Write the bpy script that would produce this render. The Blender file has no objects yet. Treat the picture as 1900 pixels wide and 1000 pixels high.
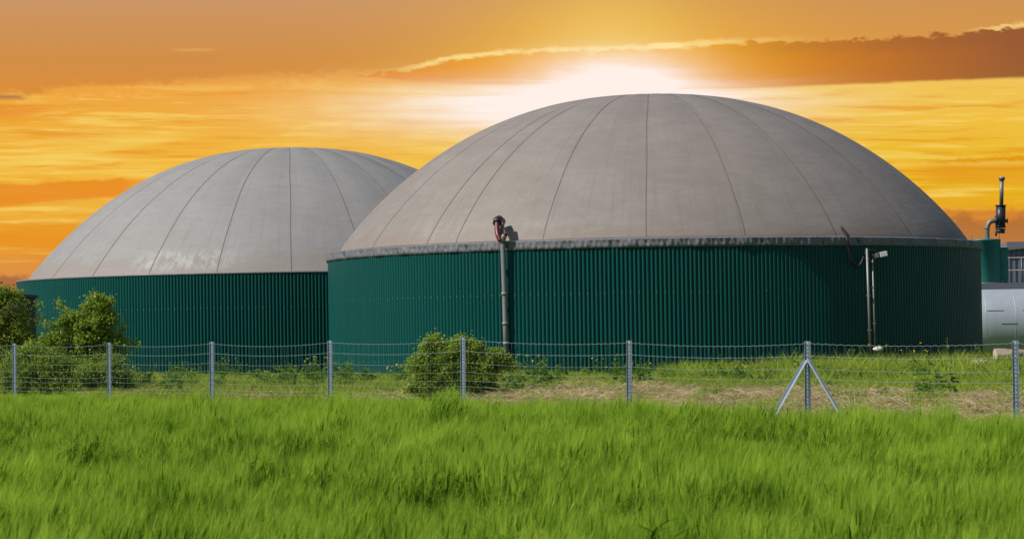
import bpy, math, random
import numpy as np
from mathutils import Matrix, Vector
random.seed(4); rng = np.random.default_rng(11)
SC = bpy.context.scene; COL = SC.collection
pi = math.pi
# ------------------------------------------------------------------ camera
F = 5200.0; PITCH = math.atan(135.5/F); ROLL = -0.016; EYE = 1.75
cam = bpy.data.cameras.new('camera'); camo = bpy.data.objects.new('camera', cam); COL.objects.link(camo)
cam.sensor_width = 36; cam.lens = F/1900*36; cam.clip_start = .5; cam.clip_end = 9000
CM = Matrix.Translation((0, 0, EYE)) @ Matrix.Rotation(pi/2+PITCH, 4, 'X') @ Matrix.Rotation(ROLL, 4, 'Z')
camo.matrix_world = CM
cam.dof.use_dof = True; cam.dof.focus_distance = 80; cam.dof.aperture_fstop = 11
SC.camera = camo
def at(px, py, d): return CM @ Vector(((px-950)/F*d, -(py-500)/F*d, -d))
# ------------------------------------------------------------------ light
SUN_EL, SUN_AZ = math.radians(43), math.radians(66)      # azimuth measured from behind the camera towards the left
sd = Vector((-math.sin(SUN_AZ)*math.cos(SUN_EL), -math.cos(SUN_AZ)*math.cos(SUN_EL), math.sin(SUN_EL)))
sl = bpy.data.lights.new('sun', 'SUN'); sl.energy = 4.7; sl.angle = math.radians(.5); sl.color = (1, .95, .86)
so = bpy.data.objects.new('sun', sl); COL.objects.link(so); so.rotation_euler = sd.to_track_quat('Z', 'Y').to_euler()
SC.view_settings.view_transform = 'Standard'; SC.view_settings.look = 'None'
SC.view_settings.exposure = 0; SC.view_settings.gamma = 1
SC.cycles.max_bounces = 6; SC.cycles.transparent_max_bounces = 8

def lin(c):
    return tuple(((v/255)/12.92 if v/255 <= .04045 else ((v/255+.055)/1.055)**2.4) for v in c)
# small expression layer over math nodes
class G:
    def __init__(s, nt): s.nt = nt; s.n = nt.nodes; s.l = nt.links
    def put(s, sock, v):
        if isinstance(v, E): v = v.s
        if isinstance(v, bpy.types.NodeSocket): s.l.new(v, sock)
        elif v is not None:
            if isinstance(v, (tuple, list)) and len(v) == 3 and sock.type == 'RGBA': v = (*v, 1)
            sock.default_value = v
    def node(s, t, ins={}, **kw):
        n = s.n.new(t)
        for k, v in kw.items(): setattr(n, k, v)
        for k, v in ins.items(): s.put(n.inputs[k], v)
        return n
    def m(s, op, a, b=None, c=None, clamp=False):
        n = s.n.new('ShaderNodeMath'); n.operation = op; n.use_clamp = clamp
        s.put(n.inputs[0], a); s.put(n.inputs[1], b)
        if c is not None: s.put(n.inputs[2], c)
        return E(s, n.outputs[0])
    def ss(s, x, a, b):      # smoothstep from a to b
        n = s.node('ShaderNodeMapRange', {0: x, 1: a, 2: b}, interpolation_type='SMOOTHSTEP'); return E(s, n.outputs[0])
    def mix(s, f, a, b, mode='MIX'):
        n = s.n.new('ShaderNodeMix'); n.data_type = 'RGBA'; n.blend_type = mode
        s.put(n.inputs[0], f); s.put(n.inputs[6], a); s.put(n.inputs[7], b); return n.outputs[2]
    def ramp(s, f, stops):
        n = s.n.new('ShaderNodeValToRGB'); s.put(n.inputs[0], f); e = n.color_ramp.elements
        while len(e) < len(stops): e.new(.5)
        for q, (p, c) in zip(e, stops): q.position = p; q.color = (*c, 1)
        return n.outputs[0]
    def curve(s, x, pts):
        n = s.n.new('ShaderNodeFloatCurve'); c = n.mapping.curves[0]
        n.mapping.use_clip = True
        while len(c.points) < len(pts): c.points.new(.5, .5)
        for q, (a, b) in zip(c.points, pts): q.location = (a, b)
        n.mapping.update(); s.put(n.inputs[1], x); return E(s, n.outputs[0])
    def noise(s, vec, scale, detail=4, rough=.55, dist=0):
        n = s.node('ShaderNodeTexNoise', {'Vector': vec, 'Scale': scale, 'Detail': detail, 'Roughness': rough, 'Distortion': dist})
        return E(s, n.outputs[0])
    def vec(s, x, y, z=0.):
        return s.node('ShaderNodeCombineXYZ', {0: x, 1: y, 2: z}).outputs[0]
class E:
    def __init__(s, g, sock): s.g = g; s.s = sock
    def __add__(s, o): return s.g.m('ADD', s, o)
    __radd__ = __add__
    def __mul__(s, o): return s.g.m('MULTIPLY', s, o)
    __rmul__ = __mul__
    def __sub__(s, o): return s.g.m('SUBTRACT', s, o)
    def __rsub__(s, o): return s.g.m('SUBTRACT', o, s)
    def __truediv__(s, o): return s.g.m('DIVIDE', s, o)
    def exp(s): return s.g.m('EXPONENT', s)
    def cl(s): return s.g.m('ADD', s, 0., clamp=True)

# ------------------------------------------------------------------ world: blue day sky, sunset clouds low in front
W = bpy.data.worlds.new('World'); SC.world = W; W.use_nodes = True
nt = W.node_tree; nt.nodes.clear(); g = G(nt)
sep = g.node('ShaderNodeSeparateXYZ', {0: g.node('ShaderNodeTexCoord').outputs['Generated']})
dx, dy, dz = [E(g, sep.outputs[i]) for i in range(3)]
yy = g.m('MAXIMUM', dy, .05)
A = dx/yy*F                                  # angle coordinates, 1 unit = 1/5200 rad
B = dz/yy*F
X = A + 950.; Y = 635.5 - B - A*.016         # Y falls with elevation
n1 = g.noise(g.vec(X/420., Y/38.), 1., 6, .6, .4) - .5
n2 = g.noise(g.vec(X/120., Y/26., 7.), 1., 5, .62) - .5
n3 = g.noise(g.vec(X/34., Y/16., 3.), 1., 4, .6) - .5
n5 = g.noise(g.vec(X/230., Y/12., 21.), 1., 5, .62, .3) - .5
n6 = g.noise(g.vec(X/13., Y/8., 31.), 1., 3, .6) - .5
n4 = g.noise(g.vec(X/900., Y/90., 12.), 1., 4, .5) - .5
def vramp(st):
    return g.ramp((Y+n1*40.)/650., [(y/650, lin(c)) for y, c in st])
L = vramp([(0, (203, 150, 100)), (110, (206, 145, 80)), (160, (238, 165, 66)), (240, (240, 176, 62)), (310, (242, 184, 62)), (400, (238, 178, 60)), (440, (233, 150, 38)), (500, (222, 146, 66)), (560, (205, 135, 80))])
R = vramp([(0, (206, 148, 84)), (70, (216, 150, 74)), (150, (240, 196, 88)), (210, (240, 192, 66)), (290, (236, 186, 46)), (350, (233, 180, 32)), (400, (230, 160, 36)), (450, (200, 132, 60)), (540, (180, 120, 70))])
base = g.mix(g.ss(X, 450., 1500.), L, R)
# streaks of thin cloud
band = g.ss(Y, 140., 190.)*g.ss(Y, 520., 430.)
base = g.mix(g.ss(n1+n4*.7, .03, .25)*band*.8, base, lin((246, 214, 104)))
base = g.mix(g.ss(n1*-1.+n2*.3+n4*.5, .06, .32)*band*(.7-g.ss(X, 1100., 1500.)*.35), base, lin((235, 150, 38)))
base = g.mix(g.ss(n2, .08, .4)*band*.35, base, lin((250, 222, 130)))
base = g.mix(g.ss(n5+n1*.5, .02, .16)*band*.6, base, lin((250, 212, 108)))
base = g.mix(g.ss(n5*-1.-n1*.3, .03, .18)*band*.6, base, lin((228, 140, 34)))
mid = g.ss(X, 380., 640.)*g.ss(X, 1500., 1000.)*band
base = g.mix(mid*(g.ss(n1*.6+n2+n4, -.25, .3)*.7+.2), base, lin((244, 208, 92)))
# upper veil with a torn lower edge on the left
ve = 172. - X*.062 + n2*50. + n3*44. + n6*16. + n1*26.
veil = g.ss(Y-ve, 10., -12.)*g.ss(X, 1150., 500.)
base = g.mix(veil*.92, base, g.ramp(Y/180., [(0, lin((203, 150, 102))), (.55, lin((210, 143, 72))), (1, lin((218, 138, 56)))]))
edge = g.ss(g.m('ABSOLUTE', Y-ve-12.), 13., 0.)*g.ss(X, 1000., 600.)*g.ss(n3+n2, -.1, .25)
base = g.mix(edge*.55, base, lin((246, 196, 96)))
# pale streak rising on the left
st = g.ss(g.m('ABSOLUTE', Y-(306.-X*.17+n2*14.)), 15., 2.)*g.ss(X, 420., 250.)
base = g.mix(st*.6, base, lin((244, 205, 92)))
wisp = g.ss(g.m('ABSOLUTE', Y-92.+n3*6.), 5., 0.)*g.ss(g.m('ABSOLUTE', X-365.), 60., 10.)
base = g.mix(wisp*.4, base, lin((240, 180, 100)))
def slab(x0, x1, soft, top, bot, col, f, amp=9., se=4.):
    """cloud slab between two lines top=(a,b) -> a+b*X"""
    global base
    t = (X*top[1]+top[0]) + n3*amp*2. + n6*amp + n2*amp*1.2; b = (X*bot[1]+bot[0]) + n2*amp*.9
    mk = g.ss(Y-t, -se, se)*g.ss(Y-b, se*1.6, -se*1.6)
    mk = mk*g.ss(X, x0, x0+soft) if x0 is not None else mk
    mk = mk*g.ss(X, x1, x1-soft) if x1 is not None else mk
    base = g.mix(mk*f, base, col)
    return t
slab(None, 330., 120., (343, -.045), (385, -.09), lin((233, 140, 36)), .9)
slab(None, 330., 160., (418, -.01), (470, -.02), lin((234, 148, 34)), .6)
slab(None, 60., 30., (176, 0.), (184, 0.), lin((170, 110, 70)), .8, 4., 3.)
slab(None, 110., 60., (202, -.06), (214, -.06), lin((228, 130, 60)), .5, 8., 5.)
slab(1670., None, 90., (384, -.05), (338, -.012), lin((226, 150, 16)), .95, 6.)
slab(1690., None, 80., (398, -.045), (352, -.005), lin((228, 152, 30)), .6, 8.)
slab(1600., None, 60., (345, -.025), (330, -.012), lin((246, 205, 90)), .55, 8.)
# low brown cloud banks
slab(1640., None, 90., (388, 0.), (900, 0.), lin((212, 128, 48)), .9, 9., 6.)
bt = (X-1790.); hump = (bt*bt*(-1/1400.)).exp()*-26.
mk = g.ss(Y-(422.+hump+n3*40.+n6*20.+n2*14.-g.ss(X, 1830., 1900.)*22.), -9., 12.)*g.ss(X, 1690., 1780.)
base = g.mix(mk*.85, base, g.ramp(Y/650., [(.6, lin((172, 106, 52))), (.72, lin((186, 124, 68)))]))
mk = g.ss(Y-(512.+n3*44.+n6*22.+n2*10.), -7., 9.)*g.ss(X, 130., 20.)
base = g.mix(mk*.8, base, lin((160, 98, 62)))
# the long dark cloud across the sun
tc = [(-1500, 150), (560, 148), (675, 141), (760, 132), (850, 112), (1000, 99), (1200, 92), (1400, 80), (1600, 73), (1760, 66), (1900, 52), (2900, 20)]
bc = [(-1500, 150), (560, 148), (675, 143), (760, 150), (850, 154), (1000, 158), (1200, 166), (1400, 163), (1600, 155), (1900, 144), (2900, 120)]
nx = (X+1500.)/4400.
top = g.curve(nx, [((x+1500)/4400, y/200) for x, y in tc])*200. + n3*34. + n6*8. + n2*12. - 2.
bot = g.curve(nx, [((x+1500)/4400, y/200) for x, y in bc])*200. + n2*7. + n3*3.
rim = g.ss(g.m('ABSOLUTE', Y-top+4.+n3*26.), 7.+n3*30., 0.)*g.ss(X, 690., 830.)*g.ss(X, 1560., 1200.)
rim2 = g.ss(g.m('ABSOLUTE', Y-top+4.), 6., 1.)*g.ss(X, 1780., 1880.)
puff = g.ss(((X-1242.)*(X-1242.)/900.+(Y-84.+n3*10.)*(Y-84.+n3*10.)/40.), 1.6, .3)
cl = g.ss(Y-top, -2.5, 3.5)*g.ss(Y-bot, 4., -4.)*g.ss(X, 640., 700.)
ccol = g.ramp((X-600.)/1300., [(0, lin((224, 132, 30))), (.5, lin((230, 138, 18))), (.7, lin((202, 114, 34))), (1, lin((150, 86, 50)))])
ccol = g.mix(g.ss(Y-top, 40., 6.)*.35*g.ss(X, 1250., 1500.), ccol, lin((140, 88, 56)))
base = g.mix(cl*.95, base, ccol)
# glow of the low sun behind the dome
def gauss(cx, cy, sx, sy):
    a = (X-cx)/sx; b = (Y-cy)/sy; return ((a*a+b*b)*-1.).exp()
base = g.mix(gauss(1140., 120., 310., 140.)*.58, base, lin((255, 198, 56)))
base = g.mix(gauss(1140., 60., 140., 95.)*.3, base, lin((250, 225, 120)))
base = g.mix((rim*.85*g.ss(n2+n3, -.35, .1)+rim2*.6+puff*.8).cl(), base, lin((255, 226, 140)))
wh = (gauss(1150., 152., 135., 50.)*(1.25+n3*.8+n5*.8) + gauss(1050., 205., 330., 46.)*(n5*1.3+n2*.6+1.1) + gauss(1180., 180., 280., 22.)*(n5*2.+.6)).cl()
base = g.mix(wh, base, lin((255, 240, 232)))
sky = g.node('ShaderNodeTexSky', sky_type='NISHITA', sun_disc=False)
sky.sun_elevation = SUN_EL; sky.sun_rotation = math.atan2(sd.x, sd.y)
skc = g.mix(1., sky.outputs[0], (.075, .075, .075), 'MULTIPLY')
msk = g.ss(dy, .86, .95)*g.ss(dz, .34, .18)
fin = g.mix(msk, skc, base)
bg = g.node('ShaderNodeBackground', {0: fin, 1: 1.0})
g.l.new(bg.outputs[0], g.node('ShaderNodeOutputWorld').inputs[0])
# ------------------------------------------------------------------ helpers
def meta(o, label=None, cat=None, group=None, kind=None):
    if label: o['label'] = label
    if cat: o['category'] = cat
    if group: o['group'] = group
    if kind: o['kind'] = kind
    return o
def empty(name, loc=(0, 0, 0), rz=0, **k):
    o = bpy.data.objects.new(name, None); COL.objects.link(o); o.location = loc; o.rotation_euler = (0, 0, rz)
    o.empty_display_size = .3
    return meta(o, **k)
class MB:
    """mesh collector: geometry in local coordinates of its parent"""
    def __init__(s): s.v = []; s.f = []; s.mi = []; s.sm = []
    def add(s, v, f, mi=0, smooth=False):
        n = len(s.v); s.v += [tuple(p) for p in v]; s.f += [tuple(i+n for i in q) for q in f]
        s.mi += [mi]*len(f); s.sm += [smooth]*len(f); return s
    def box(s, c, h, M=None, mi=0, bev=0.):
        sx, sy, sz = h; b = bev
        if b <= 0:
            v = [Vector((x*sx, y*sy, z*sz)) for x in (-1, 1) for y in (-1, 1) for z in (-1, 1)]
            f = [(0, 1, 3, 2), (4, 6, 7, 5), (0, 4, 5, 1), (2, 3, 7, 6), (0, 2, 6, 4), (1, 5, 7, 3)]
        else:
            ring = [(-sx+b, -sy), (sx-b, -sy), (sx, -sy+b), (sx, sy-b), (sx-b, sy), (-sx+b, sy), (-sx, sy-b), (-sx, -sy+b)]
            rin = [(x*(1-b/sx), y*(1-b/sy)) for x, y in ring]
            v = []
            for z, r in ((-sz, rin), (-sz+b, ring), (sz-b, ring), (sz, rin)): v += [Vector((x, y, z)) for x, y in r]
            f = [tuple(range(7, -1, -1)), tuple(range(24, 32))]
            for k in range(3): f += [(k*8+i, k*8+(i+1) % 8, k*8+8+(i+1) % 8, k*8+8+i) for i in range(8)]
        if M is not None: v = [M @ p for p in v]
        return s.add([p+Vector(c) for p in v], f, mi)
    def tube(s, pts, r, n=8, caps=True, mi=0, smooth=True):
        pts = [Vector(p) for p in pts]; rs = r if isinstance(r, (list, tuple)) else [r]*len(pts)
        v = []; up = None
        for i, p in enumerate(pts):
            t = (pts[min(i+1, len(pts)-1)]-pts[max(i-1, 0)]).normalized()
            if up is None: up = t.orthogonal().normalized()
            up = (up-t*up.dot(t)).normalized(); w = t.cross(up)
            v += [p+(up*math.cos(a)+w*math.sin(a))*rs[i] for a in [2*pi*k/n for k in range(n)]]
        f = [(i*n+k, i*n+(k+1) % n, (i+1)*n+(k+1) % n, (i+1)*n+k) for i in range(len(pts)-1) for k in range(n)]
        s.add(v, f, mi, smooth)
        if caps:
            m = len(s.v)-len(v); s.f += [tuple(m+k for k in range(n-1, -1, -1)), tuple(m+(len(pts)-1)*n+k for k in range(n))]
            s.mi += [mi, mi]; s.sm += [False, False]
        return s
    def lathe(s, prof, n=32, c=(0, 0, 0), M=None, mi=0, smooth=True):
        v = [Vector((r*math.cos(2*pi*k/n), r*math.sin(2*pi*k/n), z)) for r, z in prof for k in range(n)]
        f = [(i*n+k, i*n+(k+1) % n, (i+1)*n+(k+1) % n, (i+1)*n+k) for i in range(len(prof)-1) for k in range(n)]
        if M is not None: v = [M @ p for p in v]
        return s.add([p+Vector(c) for p in v], f, mi, smooth)
    def build(s, name, mats, parent=None, **k):
        me = bpy.data.meshes.new(name); me.from_pydata(s.v, [], s.f)
        for m in (mats if isinstance(mats, (list, tuple)) else [mats]): me.materials.append(m)
        me.polygons.foreach_set('material_index', s.mi); me.polygons.foreach_set('use_smooth', s.sm); me.update()
        o = bpy.data.objects.new(name, me); COL.objects.link(o); o.parent = parent
        return meta(o, **k)
def npmesh(name, V, Q, mats, attrs={}, link=True, mi=None, smooth=False):
    """V (n,3), Q (m,k) numpy"""
    me = bpy.data.meshes.new(name); k = Q.shape[1]
    me.vertices.add(len(V)); me.vertices.foreach_set('co', V.astype(np.float32).ravel())
    me.loops.add(Q.size); me.loops.foreach_set('vertex_index', Q.astype(np.int32).ravel())
    me.polygons.add(len(Q)); me.polygons.foreach_set('loop_start', np.arange(0, Q.size, k, dtype=np.int32))
    me.polygons.foreach_set('loop_total', np.full(len(Q), k, dtype=np.int32))
    for m in mats: me.materials.append(m)
    if mi is not None: me.polygons.foreach_set('material_index', mi.astype(np.int32))
    me.update(calc_edges=True)
    if smooth: me.polygons.foreach_set('use_smooth', np.ones(len(Q), dtype=bool))
    for a, (dom, arr) in attrs.items():
        at_ = me.attributes.new(a, 'FLOAT', dom); at_.data.foreach_set('value', arr.astype(np.float32))
    o = bpy.data.objects.new(name, me)
    if link: COL.objects.link(o)
    return o
# ------------------------------------------------------------------ materials
def mat(name):
    m = bpy.data.materials.new(name); m.use_nodes = True; m.node_tree.nodes.clear(); gg = G(m.node_tree)
    out = gg.node('ShaderNodeOutputMaterial'); return m, gg, out
def pbr(name, col, rough=.6, metal=0., var=.12, scale=3., bump=0., bscale=20., streak=0., spec=.5, dirt=None):
    m, q, out = mat(name)
    oc = q.node('ShaderNodeTexCoord').outputs['Object']
    n = q.noise(oc, scale, 5, .6)
    c = q.mix(((n-.5)*2.*var+.5).cl(), tuple(v*(1-var*1.6) for v in col), tuple(min(1, v*(1+var*1.6)) for v in col))
    if dirt:
        c = q.mix(q.ss(q.noise(oc, scale*3.1, 6, .7), .52, .75)*dirt[1], c, dirt[0])
    if streak:
        mp = q.node('ShaderNodeMapping', {0: oc, 3: (scale*4, scale*4, .3)})
        c = q.mix(q.ss(q.noise(mp.outputs[0], 1., 4), .5, .8)*streak, c, tuple(v*.55 for v in col))
    b = q.node('ShaderNodeBsdfPrincipled', {'Base Color': c, 'Roughness': q.noise(oc, scale*2, 3)*.25+(rough-.12), 'Metallic': metal, 'Specular IOR Level': spec})
    if bump:
        bn = q.node('ShaderNodeBump', {'Height': q.noise(oc, bscale, 5, .6).s, 'Strength': bump, 'Distance': .02})
        q.l.new(bn.outputs[0], b.inputs['Normal'])
    q.l.new(b.outputs[0], out.inputs[0]); return m
def leafmat(name, dark, light, trans=.35, rough=.5, rnd=.35, spec=.2):
    """foliage: colour varies per leaf and per instance; light passes through"""
    m, q, out = mat(name)
    a = q.node('ShaderNodeAttribute', attribute_name='tint')
    t = E(q, a.outputs['Fac'])
    t = (t*(1-rnd) + E(q, q.node('ShaderNodeObjectInfo').outputs['Random'])*rnd)
    c = q.ramp(t, [(0, dark), (1, light)])
    b = q.node('ShaderNodeBsdfPrincipled', {'Base Color': c, 'Roughness': rough, 'Specular IOR Level': spec})
    tr = q.node('ShaderNodeBsdfTranslucent', {0: c})
    mx = q.node('ShaderNodeMixShader', {0: trans, 1: b.outputs[0], 2: tr.outputs[0]})
    q.l.new(mx.outputs[0], out.inputs[0]); return m

M = {}
M['galv'] = pbr('galvanised_steel', (.42, .50, .58), .45, .55, .2, 14., dirt=((.25, .28, .3), .4))
M['wire'] = pbr('zinc_wire', (.27, .33, .36), .5, .3, .1, 8.)
M['dark'] = pbr('dark_slot', (.02, .025, .03), .8)
M['green_paint'] = pbr('green_painted_steel', (.014, .19, .16), .45, 0, .15, 2., .1, 9., streak=.35)
M['steel_black'] = pbr('black_painted_steel', (.022, .026, .04), .42, .2, .2, 5., .2, 30., dirt=((.06, .04, .03), .4))
M['steel_grey'] = pbr('grey_weathered_steel', (.20, .19, .18), .5, .4, .2, 6., dirt=((.09, .05, .03), .4))
M['pvc_grey'] = pbr('grey_plastic_pipe', (.20, .20, .215), .5, 0, .12, 3., streak=.25)
M['pole_grey'] = pbr('aluminium_conduit', (.28, .27, .27), .5, .3, .15, 5.)
M['red_hose'] = pbr('dark_red_hose', (.12, .014, .012), .4, 0, .2, 8.)
M['rubber'] = pbr('black_rubber', (.012, .012, .014), .6)
M['white'] = pbr('off_white_housing', (.45, .46, .47), .5, 0, .08, 10.)
M['chrome'] = pbr('bright_metal', (.8, .8, .8), .25, .9, .05)
M['insul'] = pbr('aluminium_cladding', (.42, .47, .52), .48, .35, .08, 1.2, .1, 3., streak=.15)
M['platform'] = pbr('grey_blue_steel', (.15, .17, .21), .55, .2, .15)
M['bark'] = pbr('bark', (.10, .075, .05), .85, 0, .3, 12., .5, 40.)
M['shed'] = pbr('dark_shed_wall', (.03, .033, .035), .7, 0, .2, 1.)
M['fab'] = None
# corrugated wall paint
def wall_mat():
    m, q, out = mat('green_corrugated_sheet')
    tc = q.node('ShaderNodeTexCoord').outputs['Object']
    s = q.node('ShaderNodeSeparateXYZ', {0: tc}); x, y, z = [E(q, s.outputs[i]) for i in range(3)]
    ang = q.m('ARCTAN2', x, y*-1.)
    n = q.noise(q.vec(ang*40., z*.15), 1., 5, .6)
    n2_ = q.noise(q.vec(ang*9., z*.6, 3.), 1., 6, .65)
    c = q.mix(n, (.001, .056, .050), (.0016, .076, .066))
    c = q.mix(q.ss(n2_, .55, .8)*.35, c, (.005, .064, .05))
    spl = q.noise(q.vec(ang*90., z*5., 8.), 1., 2, .5)
    c = q.mix(q.ss(spl, .79, .84)*.5, c, (.2, .3, .28))
    # rows of screw heads, one on every second rib
    k = q.m('FRACT', ang*(532/4/pi)+.0)
    for zs in (3.02, .52):
        dot = q.ss(q.m('ABSOLUTE', k-.3), .03, .015)*q.ss(q.m('ABSOLUTE', z-zs), .024, .012)*q.ss(q.noise(q.vec(ang*84., zs), 1., 1), .36, .44)
        c = q.mix(dot*.7, c, (.4, .45, .45))
    low = q.ss(z+n2_*.8, 1.0, .3)                       # splashed soil near the foot
    c = q.mix(low*.3, c, (.05, .08, .05))
    b = q.node('ShaderNodeBsdfPrincipled', {'Base Color': c, 'Roughness': n2_*.2+.32, 'Specular IOR Level': .16})
    q.l.new(b.outputs[0], out.inputs[0]); return m
M['wall'] = wall_mat()
def dome_mat(name, c0, c1, chalk):
    m, q, out = mat(name)
    tc = q.node('ShaderNodeTexCoord').outputs['Object']
    s = q.node('ShaderNodeSeparateXYZ', {0: tc}); x, y, z = [E(q, s.outputs[i]) for i in range(3)]
    ang = q.m('ARCTAN2', x, y*-1.)
    mp = q.node('ShaderNodeMapping', {0: tc, 3: (.5, .5, 1.6)}).outputs[0]
    a = q.noise(mp, .8, 7, .62, .3); b_ = q.noise(mp, 3.2, 6, .65, .4)
    c = q.mix(q.ss(a*.6+b_*.4, .35, .66), c0, c1)
    stk = q.noise(q.vec(ang*60., z*.25), 1., 5, .6)      # runs of dirt
    c = q.mix(q.ss(stk, .48, .78)*.38, c, tuple(v*.72 for v in c0))
    fl = q.noise(tc, 9., 3, .7)
    c = q.mix(q.ss(fl, .66, .8)*.22, c, tuple(min(1, v*1.35) for v in c1))
    # warm grime collecting at the hem
    c = q.mix(q.ss(z-5.1+a*1.2-.6, .75, .0)*.5, c, (c0[0]*.95, c0[1]*.80, c0[2]*.68))
    ck = q.ss(q.m('ABSOLUTE', ang-chalk[0]), chalk[1], chalk[1]*.45)*q.ss(q.m('ABSOLUTE', z-chalk[2]), chalk[3], chalk[3]*.3)
    c = q.mix(ck*q.ss(q.noise(q.vec(ang*42., z*2.0, 5.), 1., 6, .72), .40, .62)*chalk[4], c, (.46, .46, .46))
    b2 = q.node('ShaderNodeBsdfPrincipled', {'Base Color': c, 'Roughness': .62, 'Specular IOR Level': .35})
    wr = q.noise(q.node('ShaderNodeMapping', {0: tc, 3: (.7, .7, 2.6)}).outputs[0], 1.6, 5, .6, .8)
    bn = q.node('ShaderNodeBump', {'Height': (wr+fl*.06).s, 'Strength': .3, 'Distance': .05})
    q.l.new(bn.outputs[0], b2.inputs['Normal']); q.l.new(b2.outputs[0], out.inputs[0]); return m
M['dome1'] = dome_mat('taupe_membrane', (.215, .190, .174), (.250, .222, .204), (-.5, .5, 5.6, .6, .08))
M['dome2'] = dome_mat('grey_membrane', (.245, .240, .236), (.278, .272, .268), (-.33, .26, 5.3, .66, .5))
M['seam'] = pbr('welded_seam', (.185, .167, .156), .6, 0, .2, 2.)
M['hem'] = pbr('grey_tarp_hem', (.15, .152, .17), .55, 0, .35, 3.5, 1., 7.)
M['hemline'] = pbr('pale_hem_edge', (.30, .29, .28), .6, 0, .2, 4.)
# ------------------------------------------------------------------ ground
FD0, FC = 57.6, .056
def fence_pt(i):                        # i-th post, x and y only
    d = FD0*(1-FC*i); px = (26-950 + 213.2*i)/(1-FC*i)+950
    p = at(px, 640, d); return Vector((p.x, p.y))
P0 = fence_pt(0); P7 = fence_pt(7); TD = (P7-P0).normalized(); ND = Vector((-TD.y, TD.x))
if ND.y < 0: ND = -ND
def sarr(x, y): return (x-P0.x)*ND.x + (y-P0.y)*ND.y
def tarr(x, y): return (x-P0.x)*TD.x + (y-P0.y)*TD.y
def sm(x, a, b):
    t = np.clip((x-a)/(b-a), 0, 1); return t*t*(3-2*t)
def lump(x, y, k):
    return (np.sin(x*.9*k+1.3)*np.sin(y*.7*k+.4)+np.sin(x*2.1*k+y*1.3*k)*.5+np.sin(y*2.9*k-x*1.7*k+2)*.35)
def gz(x, y):
    x = np.asarray(x, float); y = np.asarray(y, float)
    s = sarr(x, y); t = tarr(x, y)
    z = -.011*np.clip(x, -14, 14)
    z = z + (sm(s, .0, 1.7)*.72 + sm(s, .8, 4.2)*.21)*(1-.16*sm(-x, -1, 6)) - sm(s, 9, 36)*.52*(1-.3*sm(x, 8, 14))
    z = z + lump(x, y, 1.)*.045*sm(s, .2, 2) + lump(x, y, 3.1)*.02*sm(s, .2, 1.5)
    # undulating field
    z = z + (lump(x*.35, y*.30, 1.)*.045)*(1-sm(s, -3, 0))
    return z
def ground():
    xs = np.concatenate([-np.geomspace(3000, 46, 16), np.arange(-45, 55.1, .5), np.geomspace(56, 3000, 16)])
    ys = np.concatenate([-np.geomspace(600, 6, 8), np.arange(0, 150.1, .5), np.geomspace(152, 6000, 18)])
    Xg, Yg = np.meshgrid(xs, ys); Z = gz(Xg, Yg); nx_, ny_ = len(xs), len(ys)
    V = np.stack([Xg, Yg, Z], -1).reshape(-1, 3)
    i = (np.arange(ny_-1)[:, None]*nx_+np.arange(nx_-1)[None]).ravel()
    Q = np.stack([i, i+1, i+1+nx_, i+nx_], 1)
    m, q, out = mat('soil_and_turf')
    oc = q.node('ShaderNodeTexCoord').outputs['Object']; sp = q.node('ShaderNodeSeparateXYZ', {0: oc})
    x, y = E(q, sp.outputs[0]), E(q, sp.outputs[1])
    s = (x-P0.x)*ND.x + (y-P0.y)*ND.y
    a = q.noise(oc, .5, 6, .6); b = q.noise(oc, 5., 6, .7); d = q.noise(oc, 28., 4, .7)
    soil = q.mix(b, (.11, .08, .04), (.30, .225, .125))
    turf = q.mix(d, (.035, .075, .012), (.10, .16, .03))
    k = q.ss(a+b*.5-.25+(s-4.6)*.045, .44, .56)
    c = q.mix(k, soil, turf)
    c = q.mix(q.ss(s, .6, -.2), c, q.mix(d, (.04, .06, .015), (.09, .11, .03)))
    bs = q.node('ShaderNodeBsdfPrincipled', {'Base Color': c, 'Roughness': .9, 'Specular IOR Level': .1})
    bn = q.node('ShaderNodeBump', {'Height': (b+d*.4).s, 'Strength': .8, 'Distance': .08}); q.l.new(bn.outputs[0], bs.inputs['Normal'])
    q.l.new(bs.outputs[0], out.inputs[0])
    o = npmesh('ground', V, Q, [m], smooth=True); meta(o, 'grassy bank and soil under the crop around the tanks', 'ground', kind='structure')
ground()

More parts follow.
